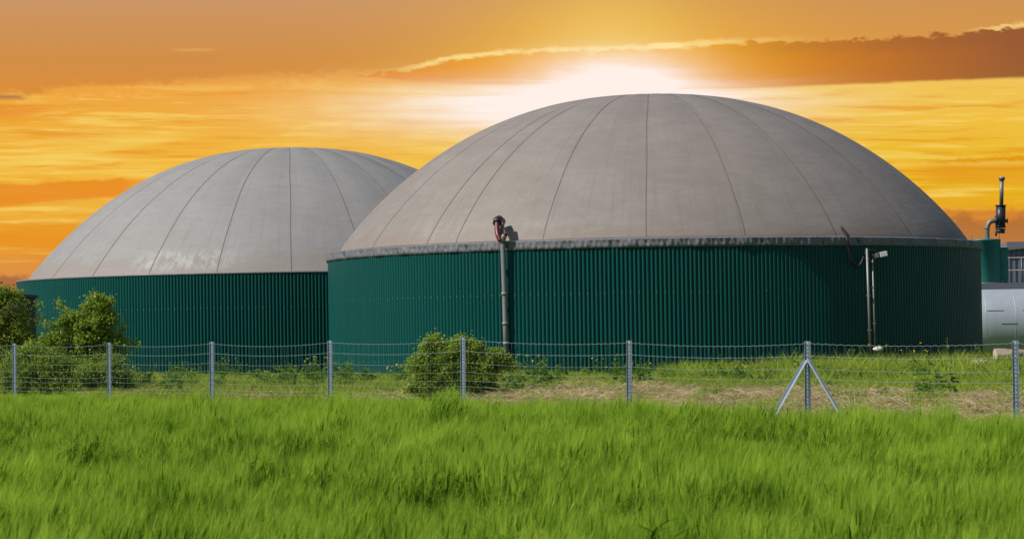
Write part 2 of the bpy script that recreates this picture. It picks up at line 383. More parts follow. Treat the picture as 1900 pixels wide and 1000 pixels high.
# ------------------------------------------------------------------ tanks
def tank(name, label, cpx, D, R_, zrim, Rb, zr, ztop, p, e, seams, ribs, dome, hem, zbase=.55, label_w=None):
    cx = (cpx-950)/F*D; root = empty(name, (cx, D, zbase), label=label, cat='gas tank', group='domed biogas tanks')
    acam = -math.atan2(cx, D)              # angle of the side that faces the camera
    H = zrim-zbase
    # corrugated wall
    prof = [(.0, 0), (.26, 0), (.34, 1), (.93, 1)]; dep = .06; N = len(prof)*ribs
    ang = np.array([(k+f)/ribs*2*pi for k in range(ribs) for f, _ in prof]); rad = np.array([R_-dep+dep*o for k in range(ribs) for _, o in prof])
    V = np.concatenate([np.stack([rad*np.sin(ang), -rad*np.cos(ang), np.full(N, z)], 1) for z in (-.4, H)])
    i = np.arange(N); j = (i+1) % N
    Q = np.stack([i, j, j+N, i+N], 1)
    w = npmesh('wall', V, Q, [M['wall']]); w.parent = root
    # membrane dome with welded seams
    nt_ = 56; T = np.sin(np.linspace(1e-4, 1, nt_)*pi/2); aa = []; hw = []
    sm_ang = sorted([(s_*pi/180+acam) % (2*pi) for s_ in seams])
    for q_, s_ in enumerate(sm_ang):
        nx_ = sm_ang[(q_+1) % len(sm_ang)] + (2*pi if q_ == len(sm_ang)-1 else 0)
        aa += [s_]; hw.append(0)
        nseg = max(2, int((nx_-s_)/.045))
        for k in range(1, nseg): aa.append(s_+(nx_-s_)*k/nseg); hw.append(k/nseg)
    aa = np.array(aa); hw = np.array(hw); na = len(aa)
    Tm, Am = np.meshgrid(T, aa, indexing='ij'); bulge = (np.sin(hw*pi)**.6)[None]*.035*np.sin(Tm*pi*.95)
    r = Tm*Rb; z = (1-Tm**p)**e*(ztop-zr)+zr-zbase
    V = np.stack([(r+bulge)*np.sin(Am), -(r+bulge)*np.cos(Am), z+bulge], -1).reshape(-1, 3)
    i = (np.arange(nt_-1)[:, None]*na+np.arange(na)[None]); j = (np.arange(nt_-1)[:, None]*na+(np.arange(na)[None]+1) % na)
    Q = np.stack([i, i+na, j+na, j], -1).reshape(-1, 4)
    dm = npmesh('dome_membrane', V, Q, [dome], smooth=True); dm.parent = root
    # seam strips lie just proud of the membrane
    Vs = []; Qs = []
    for s_ in sm_ang:
        wob = np.sin(T*19+s_*7)*.012
        b0 = len(Vs)
        for k in range(nt_):
            rr = T[k]*Rb+.012; zz = (1-T[k]**p)**e*(ztop-zr)+zr-zbase+.012
            for sg in (-1, 1):
                a = s_+(sg*.017+wob[k])/max(rr, .2)
                Vs.append((rr*math.sin(a), -rr*math.cos(a), zz))
            if k: n = b0+2*k; Qs.append((n-2, n-1, n+1, n))
    se = npmesh('seam', np.array(Vs), np.array(Qs), [M['seam']], smooth=True); se.parent = dm
    # ledge ring and hem
    n = 1800; ag = np.linspace(0, 2*pi, n, endpoint=False)
    def ring(rows, nm, m_, jit):
        V = []
        for (rr, zz, am) in rows:
            nn = sum(np.sin(ag*f+ph)*a_ for f, ph, a_ in ((97, .3, .4), (251, 1.7+zz*9, .45), (333, 4-zz*12, .4), (61, 2, .4), (511, 5+zz*8, .35)))
            sh = np.sin(ag*43+zz*5)*.5
            V.append(np.stack([(rr+am*jit*(nn+sh))*np.sin(ag), -(rr+am*jit*(nn+sh))*np.cos(ag), np.full(n, zz)+am*jit*.6*np.roll(nn, 7)], 1))
        V = np.concatenate(V); i = np.arange(n); j = (i+1) % n
        Q = np.concatenate([np.stack([k*n+i, k*n+j, (k+1)*n+j, (k+1)*n+i], 1) for k in range(len(rows)-1)])
        o = npmesh(nm, V, Q, [m_], smooth=True); o.parent = root; return o
    if hem:
        ring([(Rb-.05, zr-zbase+.0, 0), (R_+.02, H+.01, .3), (R_+.045, H-.03, .8)], 'rim_ledge', M['hem'], .012)
        ring([(R_+.05, H-.035, .3), (R_+.04, H-.12, 1.), (R_+.035, H-.22, 1.), (R_+.05, H-.335, .6), (R_+.01, H-.34, 0)], 'hem', M['hem'], .034)
    else:
        ring([(Rb-.06, zr-zbase+.01, 0), (R_+.02, H+.015, .3), (R_+.03, H-.05, .3), (R_+.004, H-.06, 0)], 'rim_ledge', M['hem'], .01)
    return root
s1 = [-1, 15.3, 32, 50, 68, 86, 104, 120, 137, 153, 170, -171, -155, -139, -123, -107, -91, -74, -57.6, -41.6, -35, -18.3]
T1 = tank('biogas_tank', 'nearer and larger green corrugated tank under a taupe dome with a crumpled grey hem', 1211, 120, 13.88, 5.62, 13.38, 5.68, 12.2, 2.3, .9, s1, 532, M['dome1'], True)
s2 = [0+k*360/24 for k in range(24)]
T2 = tank('biogas_tank', 'farther green corrugated tank on the left, under a pale grey dome with white chalky patches', 540, 143.6, 13.88, 5.20, 13.38, 5.18, 11.85, 2.35, .97, s2, 532, M['dome2'], False)
C1 = Vector(((1211-950)/F*120, 120))
def on_wall(px, off):                    # point on the front of the near tank along the sight line, off metres out of the wall
    dirx = (px-950)/F; Rr = 13.88+off
    a = dirx*dirx+1; b = -2*(dirx*C1.x+C1.y); c = C1.length_squared-Rr*Rr
    return (-b-math.sqrt(b*b-4*a*c))/(2*a)
def W1(px, py, off): return at(px, py, on_wall(px, off))

# ------------------------------------------------------------------ overflow pipe on the near tank
def bez(pts, n=24):
    P = [Vector(p) for p in pts]; out = []
    for s_ in range(len(P)-1):
        p0 = P[max(s_-1, 0)]; p1 = P[s_]; p2 = P[s_+1]; p3 = P[min(s_+2, len(P)-1)]
        for k in range(n//(len(P)-1)+1):
            t = k/(n//(len(P)-1)+1)
            out.append(.5*((2*p1)+(p2-p0)*t+(2*p0-5*p1+4*p2-p3)*t*t+(3*p1-p0-3*p2+p3)*t*t*t))
    out.append(P[-1]); return out
def local(root, pts): return [Vector(p)-root.location for p in pts]
b0 = W1(939.5, 668, .20)
pr = empty('overflow_pipe', b0, label='grey drain pipe with dark red hoses climbing the front of the nearer tank', cat='pipe')
MB().tube(local(pr, [b0, W1(937.5, 600, .2), W1(936, 545, .2), W1(933, 455, .22), W1(933.1, 448, .22)]), .098, 14).build('riser', M['pvc_grey'], pr)
for y in (545, 600, 637):
    c = W1(933+(y-455)*.031, y, .2)
    MB().tube(local(pr, [c+Vector((0, 0, -.06)), c+Vector((0, 0, .06))]), .118, 14).build('collar', M['pvc_grey'], pr)
for y in (500, 570, 650):
    c = W1(933+(y-455)*.031, y, .2)
    MB().box(c-pr.location+Vector((.01, .12, 0)), (.11, .10, .025)).build('bracket', M['steel_grey'], pr)
MB().tube(local(pr, [W1(933, 452, .22), W1(933.4, 445, .23), W1(934.6, 439.5, .24), W1(937, 435.5, .24)]), .106, 12).tube(local(pr, [W1(934, 444, .2), W1(931, 430, -.1), W1(932, 420, -.5), W1(932, 414, -.8)]), .085, 12).build('elbow', M['steel_grey'], pr)
MB().tube(local(pr, [W1(936.3, 436.6, .24), W1(938.5, 433.8, .24), W1(940, 432, .24)]), .10, 12).build('hose_end', M['red_hose'], pr)
MB().tube(local(pr, bez([W1(922.5, 414, .0), W1(922.5, 424, .12), W1(924, 436, .25), W1(929, 447, .3)], 16)), .105, 12).build('red_hose', M['red_hose'], pr)
MB().tube(local(pr, [W1(922.5, 415, .0), W1(923, 409.5, -.1), W1(927, 407.6, -.3)]), .17, 14).tube(local(pr, [W1(926, 411, -.4), W1(931, 411, -.7)]), .16, 12).build('valve_cap', M['steel_black'], pr)
mb = MB()
for dx_, dy_ in ((0, 0), (1.6, 2.2), (1.2, 4.8), (.6, -1.2)): mb.box(W1(930+dx_, 410+dy_, -.3)-pr.location, (.04, .04, .05), bev=.012)
mb.build('bolt', M['chrome'], pr)
# ------------------------------------------------------------------ conduits, camera, cable on the right of the near tank
def pole(name, label, x0, y0, x1, y1, r, off, clips):
    b = W1(x1, y1, off); root = empty(name, b, label=label, cat='pole', group='thin poles on the near tank')
    top_ = W1(x0, y0, off)
    MB().tube(local(root, [b, top_]), r, 10).build('tube', M['pole_grey'], root)
    for k in clips:
        c = b.lerp(top_, k)-root.location
        MB().box(c+Vector((0, .06, 0)), (r*1.5, .09, .03)).build('clip', M['steel_grey'], root)
    return root
pole('conduit_pole', 'taller left one of two thin grey poles, a black cable at its top', 1608.5, 461, 1615, 655, .045, .42, (.22, .55, .9))
pole('conduit_pole', 'shorter right one of two thin grey poles, below the small white camera', 1619, 483, 1624, 650, .03, .38, (.3, .7))
h = W1(1628, 474, .3)
sc_ = empty('surveillance_camera', h, label='small white and grey camera on a bracket near the top of the tank wall', cat='camera')
R0 = Matrix.Rotation(math.radians(-12), 3, 'Y')
MB().box((.22, -.1, .04), (.15, .13, .10), R0, bev=.02).build('housing', M['white'], sc_)
MB().box((.10, -.05, .11), (.18, .15, .02), R0).box((-.08, -.1, -.02), (.12, .1, .09), R0, bev=.02).build('hood', M['steel_grey'], sc_)
MB().tube([(-.14, -.12, -.06), (-.2, -.12, -.08)], .07, 12).build('lens', M['rubber'], sc_)
MB().tube([(-.16, .25, -.18), (-.16, 0, -.16), (-.02, -.08, -.06)], .03, 8).build('bracket', M['steel_grey'], sc_)
b = W1(1553, 413, -1.9)
ck = MB().tube(bez([W1(1545, 402.5, -1.6), W1(1553, 411, -1.2), W1(1563, 425, -.7), W1(1571, 440, .14), W1(1575, 462, .16), W1(1580, 482, .12), W1(1590, 495, .12), W1(1598, 488, .14), W1(1604, 474, .2), W1(1609, 466, .3), W1(1620, 466, .3), W1(1632, 472, .3)], 70), .05, 8)
co_ = ck.build('cable', M['rubber'], None, label='black cable looping from the taupe dome down over the hem to the camera', cat='cable')
MB().tube([W1(1542, 400, -1.7), W1(1546, 403, -1.5), W1(1549, 406.5, -1.4)], .085, 10).build('cable_gland', M['white'], co_)

# ------------------------------------------------------------------ gas plant on the right
DP = 131
def root_at(name, px, py, d, **k): return empty(name, at(px, py, d), **k)
sp_ = lambda px, py, d, root: at(px, py, d)-root.location
u = DP/F                                   # metres per pixel there
vs = root_at('gas_vessel', 1829, 527, DP, label='green cylindrical vessel standing on the platform beside the nearer tank', cat='vessel')
MB().lathe([(0, .02), (.70, .02), (.72, .05), (.72, 2.0), (.74, 2.01), (.74, 2.06), (.70, 2.09), (0, 2.11)], 40).build('shell', M['green_paint'], vs)
MB().lathe([(.745, .0), (.78, .0), (.78, .06), (.74, .06)], 40).build('base_ring', M['steel_grey'], vs)
for xx in (-.62, .66): MB().tube([(xx, -.1, 2.06), (xx, -.1, 2.42)], .012, 6).build('rod', M['steel_grey'], vs)
bx_ = root_at('control_box', 1863.5, 522, DP, label='narrow green box on the right side of the cylindrical vessel', cat='box')
MB().box((0, .25, .78), (.19, .35, .76), bev=.02).box((0, .25, 1.56), (.215, .38, .02)).build('cabinet', M['green_paint'], bx_)
MB().box((0, -.108, .78), (.15, .006, .70), bev=.003).build('door', M['green_paint'], bx_)
MB().box((-.11, -.125, .8), (.012, .012, .06), bev=.004).build('handle', M['steel_black'], bx_)
MB().box((0, .25, -.07), (.2, .3, .07)).build('foot_frame', M['steel_black'], bx_)
st_ = root_at('exhaust_stack', 1832, 447, DP, label='black relief stack with an elbow pipe and a slim chimney above the green vessel', cat='chimney')
L_ = lambda px, py: sp_(px, py, DP, st_)
MB().tube([L_(1832, 452), L_(1832, 444)], .11, 16).tube([L_(1832, 446.6), L_(1832, 444.2)], .21, 18).build('base_flange', M['steel_black'], st_)
MB().tube(bez([L_(1832, 446), L_(1831.5, 432), L_(1832, 422), L_(1836, 413), L_(1843, 409.5), L_(1850, 409)], 30), .115, 16).build('elbow', M['steel_grey'], st_)
MB().tube([L_(1831.6, 424), L_(1831.6, 422.6)], .15, 16).build('collar', M['steel_grey'], st_)
MB().tube([L_(1846.5, 409), L_(1849.5, 409)], .21, 16).build('side_flange', M['steel_black'], st_)
MB().tube([L_(1857, 382), L_(1856.4, 423)], .225, 24).build('muffler', M['steel_black'], st_)
MB().tube([L_(1857.1, 380.4), L_(1857.1, 382)], .27, 24).build('top_flange', M['steel_black'], st_)
for y in (419.5, 424): MB().tube([L_(1856.4, y), L_(1856.3, y+1.)], .265, 24).build('flange', M['steel_black'], st_)
MB().tube([L_(1856.3, 425), L_(1856.1, 433)], .21, 24).build('lower_drum', M['steel_black'], st_)
MB().tube([L_(1865, 410), L_(1870, 410)], .07, 12).tube([L_(1868.4, 410), L_(1869.4, 410)], .12, 14).build('side_port', M['steel_black'], st_)
MB().tube([L_(1848, 430), L_(1848, 438)], .05, 8).build('drain_cock', M['steel_black'], st_)
MB().tube([L_(1858.7, 332), L_(1858, 382)], .095, 16).build('chimney_pipe', M['steel_grey'], st_)
MB().tube([L_(1858.9, 328.6), L_(1858.8, 333.5)], .15, 16).tube([L_(1858.8, 333.5), L_(1858.7, 336)], .12, 16).build('rain_cap', M['steel_grey'], st_)
pl = root_at('platform', 1900, 527, DP, label='grey steel platform with a handrail carrying the green vessel', cat='platform')
Lp = lambda px, py, d=DP: sp_(px, py, d, pl)
za = Lp(1900, 527).z
MB().box((1.2, .3, -.10), (5.1, 1.6, .1)).build('deck', M['platform'], pl)
MB().box((1.2, -1.33, -.10), (5.12, .03, .15)).build('edge_beam', M['platform'], pl)
for xx in (-3.4, .6, 4.6, 6.1): MB().box((xx, .4, -2.0), (.09, .09, 1.79), bev=.01).build('column', M['platform'], pl)
zr_ = .0
for xx in (-.32, 1.2, 2.8, 4.4, 6.1):
    MB().tube([(xx, -1.25, -.0), (xx, -1.25, 1.2)], .028, 8).build('post', M['steel_grey'], pl)
for zz in (1.2, .62): MB().tube([(-.95, -1.25, zz), (6.15, -1.25, zz)], .026, 8).build('rail', M['steel_grey'], pl)
# far building behind the platform
fb = root_at('farm_building', 1960, 600, 165, label='grey low building behind the platform at the right edge', cat='building')
fz = gz(*fb.location.xy)-fb.location.z
mbw = MB(); n_ = 110
hh = 4.35
for k in range(n_):
    x = -2.9+k*.16; top_ = hh+k*.012
    mbw.box((x, 0, (top_+fz)/2), (.078, .035 if k % 2 else .0, (top_-fz)/2)) if k % 2 else None
    mbw.box((x, .06, (top_+fz)/2), (.0805, .02, (top_-fz)/2)) if not k % 2 else None
mbw.build('front_wall', M['platform'], fb)
MB().box((5.8, 3.1, (hh+.5+fz)/2), (8.6, 3.0, (hh+.5-fz)/2)).build('hall', M['platform'], fb)
v = [(-3.1, -.3, hh-.02), (14.9, -.3, hh+1.35), (14.9, 6.3, hh+1.35), (-3.1, 6.3, hh-.02)]
MB().add([(a, b_, c+.12) for a, b_, c in v]+[(a, b_, c) for a, b_, c in v], [(0, 1, 2, 3), (7, 6, 5, 4), (0, 4, 5, 1), (1, 5, 6, 2), (2, 6, 7, 3), (3, 7, 4, 0)]).build('roof', M['steel_grey'], fb)
# lying storage tank
DT = 150
stt = root_at('storage_tank', 1900, 600, DT, label='silver lying cylindrical tank clad in aluminium sheet at the right edge', cat='storage tank')
RT = 2.0; xl = -2.9
zc = sp_(1900, 528, DT, stt).z-RT
zg = float(gz(stt.location.x, stt.location.y))-stt.location.z
Rx_ = Matrix.Rotation(pi/2, 3, 'Y')
pf = [(0.001, -.58), (.58, -.55), (1.1, -.44), (1.57, -.23), (1.84, .0), (1.95, .18), (RT, .42)]
pf = [(r, xl+z) for r, z in pf]+[(RT, xl+1.0), (RT, xl+2.2), (RT, xl+5), (RT, xl+9.0), (1.5, xl+9.4), (.001, xl+9.7)]
MB().lathe(pf, 72, (0, 0, zc), Rx_).build('shell', M['insul'], stt)
for k in range(6):
    x = xl+.55+k*1.55
    mb_ = MB().lathe([(RT+.002, x), (RT+.007, x+.006), (RT+.007, x+.02), (RT+.002, x+.026)], 72, (0, 0, zc), Rx_); mb_.build('sheet_lap', M['insul'], stt)
for (x0, x1, a) in ((xl+.6, xl+1.5, -18), (xl+1.35, xl+2.2, 2), (xl+2.5, xl+3.2, -18), (xl+3.4, xl+4.1, 2)):
    a = math.radians(a+0); y = -(RT+.012)*math.cos(a); z = zc-(RT+.012)*math.sin(a)
    MB().box(((x0+x1)/2, y, z), ((x1-x0)/2, .012, .012)).build('sheet_joint', M['steel_grey'], stt)
for x in (xl+1.4, xl+6.5):
    MB().box((x, 0, (zg-.2+zc-1.2)/2), (.2, 1.3, (zc-1.2-zg+.2)/2)).build('saddle', M['platform'], stt)
# dark shed at the left
sh = root_at('dark_shed', 24, 640, 118, label='dark low shed showing between the left tree and the farther tank', cat='shed')
zg = float(gz(sh.location.x, sh.location.y))-sh.location.z
zt = sp_(30, 543, 118, sh).z
MB().box((-1.2, 2, (zt+zg)/2-.15), (1.5, 2, (zt-zg)/2), bev=0).build('wall', M['shed'], sh)
MB().box((-1.2, 2, zt-.1), (1.58, 2.15, .06)).build('roof', M['steel_black'], sh)

# ------------------------------------------------------------------ wire fence
fr = empty('wire_fence', (P0.x, P0.y, 0), label='galvanised steel post and wire mesh fence along the edge of the green field', cat='fence')
tops = {-1: 640, 0: 637, 1: 636, 2: 634, 3: 632, 4: 626, 5: 632, 6: 633, 7: 632, 8: 634}
bots = {-1: 722, 0: 728, 1: 730, 2: 733, 3: 737, 4: 743, 5: 752, 6: 760, 7: 775, 8: 790}
pxs = {0: 26, 1: 202, 2: 392.5, 3: 612, 4: 858.5, 5: 1167, 6: 1498, 7: 1883.5, 8: 2338, -1: -136}
def fdep(i): return FD0*(1-FC*i)
def prof_post(zt, zb):
    """folded sigma profile post with a slotted middle web; opens towards the field"""
    mb = MB(); w = .036; 
    sec = [(-w, -.012), (-w, .026), (-.017, .026), (-.011, .006), (.011, .006), (.017, .026), (w, .026), (w, -.012)]
    th = .0035
    inner = []
    for k, (x, y) in enumerate(sec):
        a = Vector(sec[max(k-1, 0)]); c = Vector(sec[min(k+1, len(sec)-1)]); t = (c-a).normalized(); inner.append((x-t.y*th, y+t.x*th))
    n = len(sec); ring = sec+inner[::-1]; m_ = len(ring)
    v = [(x, y, zb) for x, y in ring]+[(x, y, zt) for x, y in ring]
    f = [(i, (i+1) % m_, m_+(i+1) % m_, m_+i) for i in range(m_)]
    f += [(i, i+1, m_-2-i, m_-1-i) for i in range(n-1)]+[(m_+m_-1-i, m_+m_-2-i, m_+i+1, m_+i) for i in range(n-1)]
    mb.add(v, f)
    z = zt-.06
    while z > zb+.1: mb.box((0, .003, z), (.0045, .0025, .009), mi=1); z -= .05
    return mb
rz_f = math.atan2(TD.y, TD.x)
posts = {}
for i in range(-1, 9):
    d = fdep(i); tp = at(pxs[i], tops[i], d); bt_ = at(pxs[i]+(2.5 if i > 6 else .6), bots[i], d)
    dn = (bt_-tp).normalized(); zg = float(gz(tp.x, tp.y)); ln = (tp.z-zg+.25)/-dn.z
    mb = prof_post(0, -ln)
    o = mb.build('post', [M['galv'], M['dark']], fr)
    o.location = tp-fr.location; q_ = dn.to_track_quat('-Z', 'Y'); o.rotation_mode = 'QUATERNION'
    o.rotation_quaternion = Matrix.Rotation(math.radians(-22+random.uniform(-5, 5)), 3, 'Z').to_quaternion()
    qs = Vector((0, 0, -1)).rotation_difference(dn); o.rotation_quaternion = qs @ o.rotation_quaternion
    posts[i] = (tp, dn, d)
# rows: pixel rows read at two posts, as fractions of the visible post
fr_rows = [.035, .215, .40, .545, .68, .775, .89, .965]
def wire_pt(i, k, t, sag=True):
    """point of wire row k, fraction t between posts i and i+1"""
    (a, dn, d), (b, dn2, d2) = posts[i], posts[i+1]
    za = at(pxs[i], tops[i]+(bots[i]-tops[i])*fr_rows[k], d); zb_ = at(pxs[i+1], tops[i+1]+(bots[i+1]-tops[i+1])*fr_rows[k], d2)
    if k == 0 and i == 3: pass
    p = za.lerp(zb_, t); sg = [0.05, .05, .05, .06, .05, .045, .045, .035, .04, .05][i+1]
    p.z -= 4*t*(1-t)*sg*(1-k*.11)
    p.y -= .02
    return p
for i in range(-1, 8):
    mb = MB(); nv = 26
    for k in range(8):
        pts = []
        for j in range(nv*2+1):
            p = wire_pt(i, k, j/(nv*2)); 
            if k < 2: p.z += (.006 if j % 2 else -.004)*(1 if k == 0 else .5)
            else: p.z += random.uniform(-.003, .003)
            pts.append(p-fr.location)
        mb.tube(pts, .0029 if k < 2 else .0023, 4, caps=False)
    slant = [random.uniform(-.35, .45) for _ in range(nv+1)]
    off = 0
    for j in range(1, nv):
        off = .75*off+random.uniform(-.18, .18)+(.12 if random.random() < .15 else 0)
        pts = [wire_pt(i, k, (j+off*(k/7-.35))/nv)-fr.location for k in range(8)]
        mb.tube(pts, .0011, 3, caps=False)
    mb.build('wire_mesh', M['wire'], fr)
# two braces on one post
for (x0, y0, x1, y1, dd) in ((1497, 668, 1446, 758, .9), (1500, 668, 1558, 766, -1.1)):
    a = at(x0, y0, posts[6][2]-.03); b = at(x1, y1, posts[6][2]-.25 if dd > 0 else posts[6][2]-.9)
    b = a+(b-a)*1.25
    d_ = (b-a); ln = d_.length; w = .027
    mb = MB(); mb.add([(-w, -.0, 0), (w, 0, 0), (w, .036, 0), (w-.004, .036, 0), (w-.004, .004, 0), (-w, .004, 0)]+[(-w, 0, -ln), (w, 0, -ln), (w, .036, -ln), (w-.004, .036, -ln), (w-.004, .004, -ln), (-w, .004, -ln)],
       [(k, (k+1) % 6, (k+1) % 6+6, k+6) for k in range(6)]+[(5, 4, 3, 2, 1, 0), (6, 7, 8, 9, 10, 11)])
    z = -.08
    while z > -ln: mb.box((-.004, -.002, z), (.005, .002, .010), mi=1); z -= .05
    o = mb.build('brace', [M['galv'], M['dark']], fr); o.location = a-fr.location; o.rotation_mode = 'QUATERNION'
    o.rotation_quaternion = d_.normalized().to_track_quat('-Z', 'Y')

# ------------------------------------------------------------------ foliage sources
def ribbons(base, dirs, lens, widths, bend, nseg, tint):
    """thin blades: base (n,3), unit dirs (n,3), lens, widths (n), bend (n,3) added quadratically; each blade nseg quads, pointed"""
    n = len(base); side = np.cross(dirs, rng.normal(size=(n, 3))); side /= np.linalg.norm(side, axis=1, keepdims=True)+1e-9
    V = []; 
    for k in range(nseg+1):
        t = k/nseg; c = base+dirs*(lens*t)[:, None]+bend*(t*t)
        w = widths*(1-t)**.6*.5 if k else widths*.4
        V += [c-side*w[:, None], c+side*w[:, None]]
    V = np.stack(V, 1)                                           # n, 2(nseg+1), 3
    m = 2*(nseg+1); o = np.arange(n)[:, None]*m
    Q = np.concatenate([o+np.array([[2*k, 2*k+1, 2*k+3, 2*k+2]]) for k in range(nseg)], 0)
    tt = np.tile(tint, nseg)
    return V.reshape(-1, 3), Q, tt
def joinr(parts):
    V = []; Q = []; T = []; MI = []; n = 0
    for (v, q, t, mi) in parts:
        V.append(v); Q.append(q+n); T.append(t); MI.append(np.full(len(q), mi)); n += len(v)
    return np.concatenate(V), np.concatenate(Q), np.concatenate(T), np.concatenate(MI)
def unit(v): return v/(np.linalg.norm(v, axis=-1, keepdims=True)+1e-9)
SRC = {}
def src(kind, meshes): # source clumps live in a collection of their own that is only instanced
    c = bpy.data.collections.new(kind+'_clumps'); 
    for o in meshes: c.objects.link(o)
    SRC[kind] = c
def scatter(name, kind, P, rot, scl, label, cat, pick=None):
    me = bpy.data.meshes.new(name); me.vertices.add(len(P)); me.vertices.foreach_set('co', P.astype(np.float32).ravel())
    for nm, arr in (('rot', rot), ('scl', scl)):
        a = me.attributes.new(nm, 'FLOAT_VECTOR', 'POINT'); a.data.foreach_set('vector', arr.astype(np.float32).ravel())
    a = me.attributes.new('pick', 'INT', 'POINT'); a.data.foreach_set('value', (rng.integers(0, 1000, len(P)) if pick is None else pick).astype(np.int32))
    o = bpy.data.objects.new(name, me); COL.objects.link(o)
    ng = bpy.data.node_groups.new(name+'_nodes', 'GeometryNodeTree')
    ng.interface.new_socket('Geometry', in_out='INPUT', socket_type='NodeSocketGeometry'); ng.interface.new_socket('Geometry', in_out='OUTPUT', socket_type='NodeSocketGeometry')
    N = ng.nodes; l = ng.links; gi = N.new('NodeGroupInput'); go = N.new('NodeGroupOutput')
    ci = N.new('GeometryNodeCollectionInfo'); ci.inputs[0].default_value = SRC[kind]; ci.inputs['Separate Children'].default_value = True; ci.inputs['Reset Children'].default_value = True
    ip = N.new('GeometryNodeInstanceOnPoints'); ip.inputs['Pick Instance'].default_value = True
    def na(nm, t):
        x = N.new('GeometryNodeInputNamedAttribute'); x.data_type = t; x.inputs[0].default_value = nm; return x.outputs[0]
    l.new(gi.outputs[0], ip.inputs['Points']); l.new(ci.outputs[0], ip.inputs['Instance'])
    l.new(na('pick', 'INT'), ip.inputs['Instance Index'])
    er = N.new('FunctionNodeEulerToRotation'); l.new(na('rot', 'FLOAT_VECTOR'), er.inputs[0]); l.new(er.outputs[0], ip.inputs['Rotation'])
    l.new(na('scl', 'FLOAT_VECTOR'), ip.inputs['Scale']); l.new(ip.outputs[0], go.inputs[0])
    md = o.modifiers.new('scatter', 'NODES'); md.node_group = ng
    return meta(o, label, cat, kind='stuff')
M['b_leaf'] = leafmat('barley_leaf', (.012, .050, .002), (.055, .15, .005), .4, .6, .4, .08)
M['b_ear'] = leafmat('barley_ear', (.07, .18, .005), (.28, .46, .025), .4, .6, .4, .08)
M['b_awn'] = leafmat('barley_awn', (.10, .25, .006), (.60, .80, .09), .45, .6, .5, .08)
M['grass'] = leafmat('meadow_grass', (.10, .20, .012), (.52, .62, .08), .5, .55)
M['straw'] = leafmat('dead_straw', (.32, .25, .12), (.78, .63, .36), .3, .7)
M['weed'] = leafmat('weed_leaf', (.045, .12, .015), (.16, .28, .04), .4, .5)
M['seed'] = leafmat('grass_seed_head', (.20, .20, .08), (.36, .33, .16), .3, .6)
M['yellow'] = leafmat('yellow_petal', (.55, .42, .02), (.75, .6, .05), .2, .6)
def barley_clump(k, dark=False):
    n = 24; xy = rng.normal(0, .07, (n, 2)); hgt = rng.normal(.66, .055, n)-np.hypot(*xy.T)*.35
    b = np.column_stack([xy, np.full(n, .1)]); lean = np.column_stack([rng.normal(.05, .05, n), rng.normal(-.01, .05, n), np.zeros(n)])
    up = np.tile([[0, 0, 1.]], (n, 1)); parts = []
    v, q, t = ribbons(b, up, hgt-.1, np.full(n, .006), lean, 3, rng.uniform(.2, .7, n)); parts.append((v, q, t, 0))
    tip = b+up*(hgt-.1)[:, None]+lean
    # leaves
    m = n*3; w = np.repeat(np.arange(n), 3); ht = rng.uniform(.45, .98 if dark else .84, m)
    lb = b[w]+up[w]*((hgt[w]-.1)*ht)[:, None]+lean[w]*(ht**2)[:, None]
    az = rng.uniform(0, 2*pi, m); out = np.column_stack([np.cos(az), np.sin(az), np.zeros(m)])
    dr = unit(out*.55+np.array([.15, 0, 1])); ll = rng.uniform(.10, .20, m)
    v, q, t = ribbons(lb, dr, ll, rng.uniform(.008, .014, m), out*ll[:, None]*.55-np.array([[0, 0, 1]])*ll[:, None]*.35, 3, rng.uniform(0, 1, m)); parts.append((v, q, t, 0))
    # ears
    ed = unit(np.column_stack([rng.normal(.14, .15, n)+xy[:, 0], rng.normal(0, .13, n)+xy[:, 1], np.ones(n)])); el = rng.uniform(.06, .085, n)
    for _ in range(2):
        v, q, t = ribbons(tip, ed, el, np.full(n, .016), np.zeros((n, 3)), 2, rng.uniform(0, 1, n)); parts.append((v, q, t, 1))
    # awns
    na = 4 if dark else 12; m = n*na; w = np.repeat(np.arange(n), na); f = rng.uniform(.1, .95, m)
    ab = tip[w]+ed[w]*(el[w]*f)[:, None]; ad = unit(ed[w]+rng.normal(0, .165, (m, 3))); al = rng.uniform(.10, .17, m)
    v, q, t = ribbons(ab, ad, al, np.full(m, .0024), np.column_stack([al*.08, np.zeros(m), -al*.02]), 1, rng.uniform(0, 1, m)); parts.append((v, q, t, 2))
    V, Q, T, MI = joinr(parts)
    return npmesh('barley_leafy' if dark else 'barley_clump', V, Q, [M['b_leaf'], M['b_ear'], M['b_awn']], {'tint': ('FACE', T)}, link=False, mi=MI)
src('barley', [barley_clump(k) for k in range(7)]+[barley_clump(k, True) for k in range(4)])
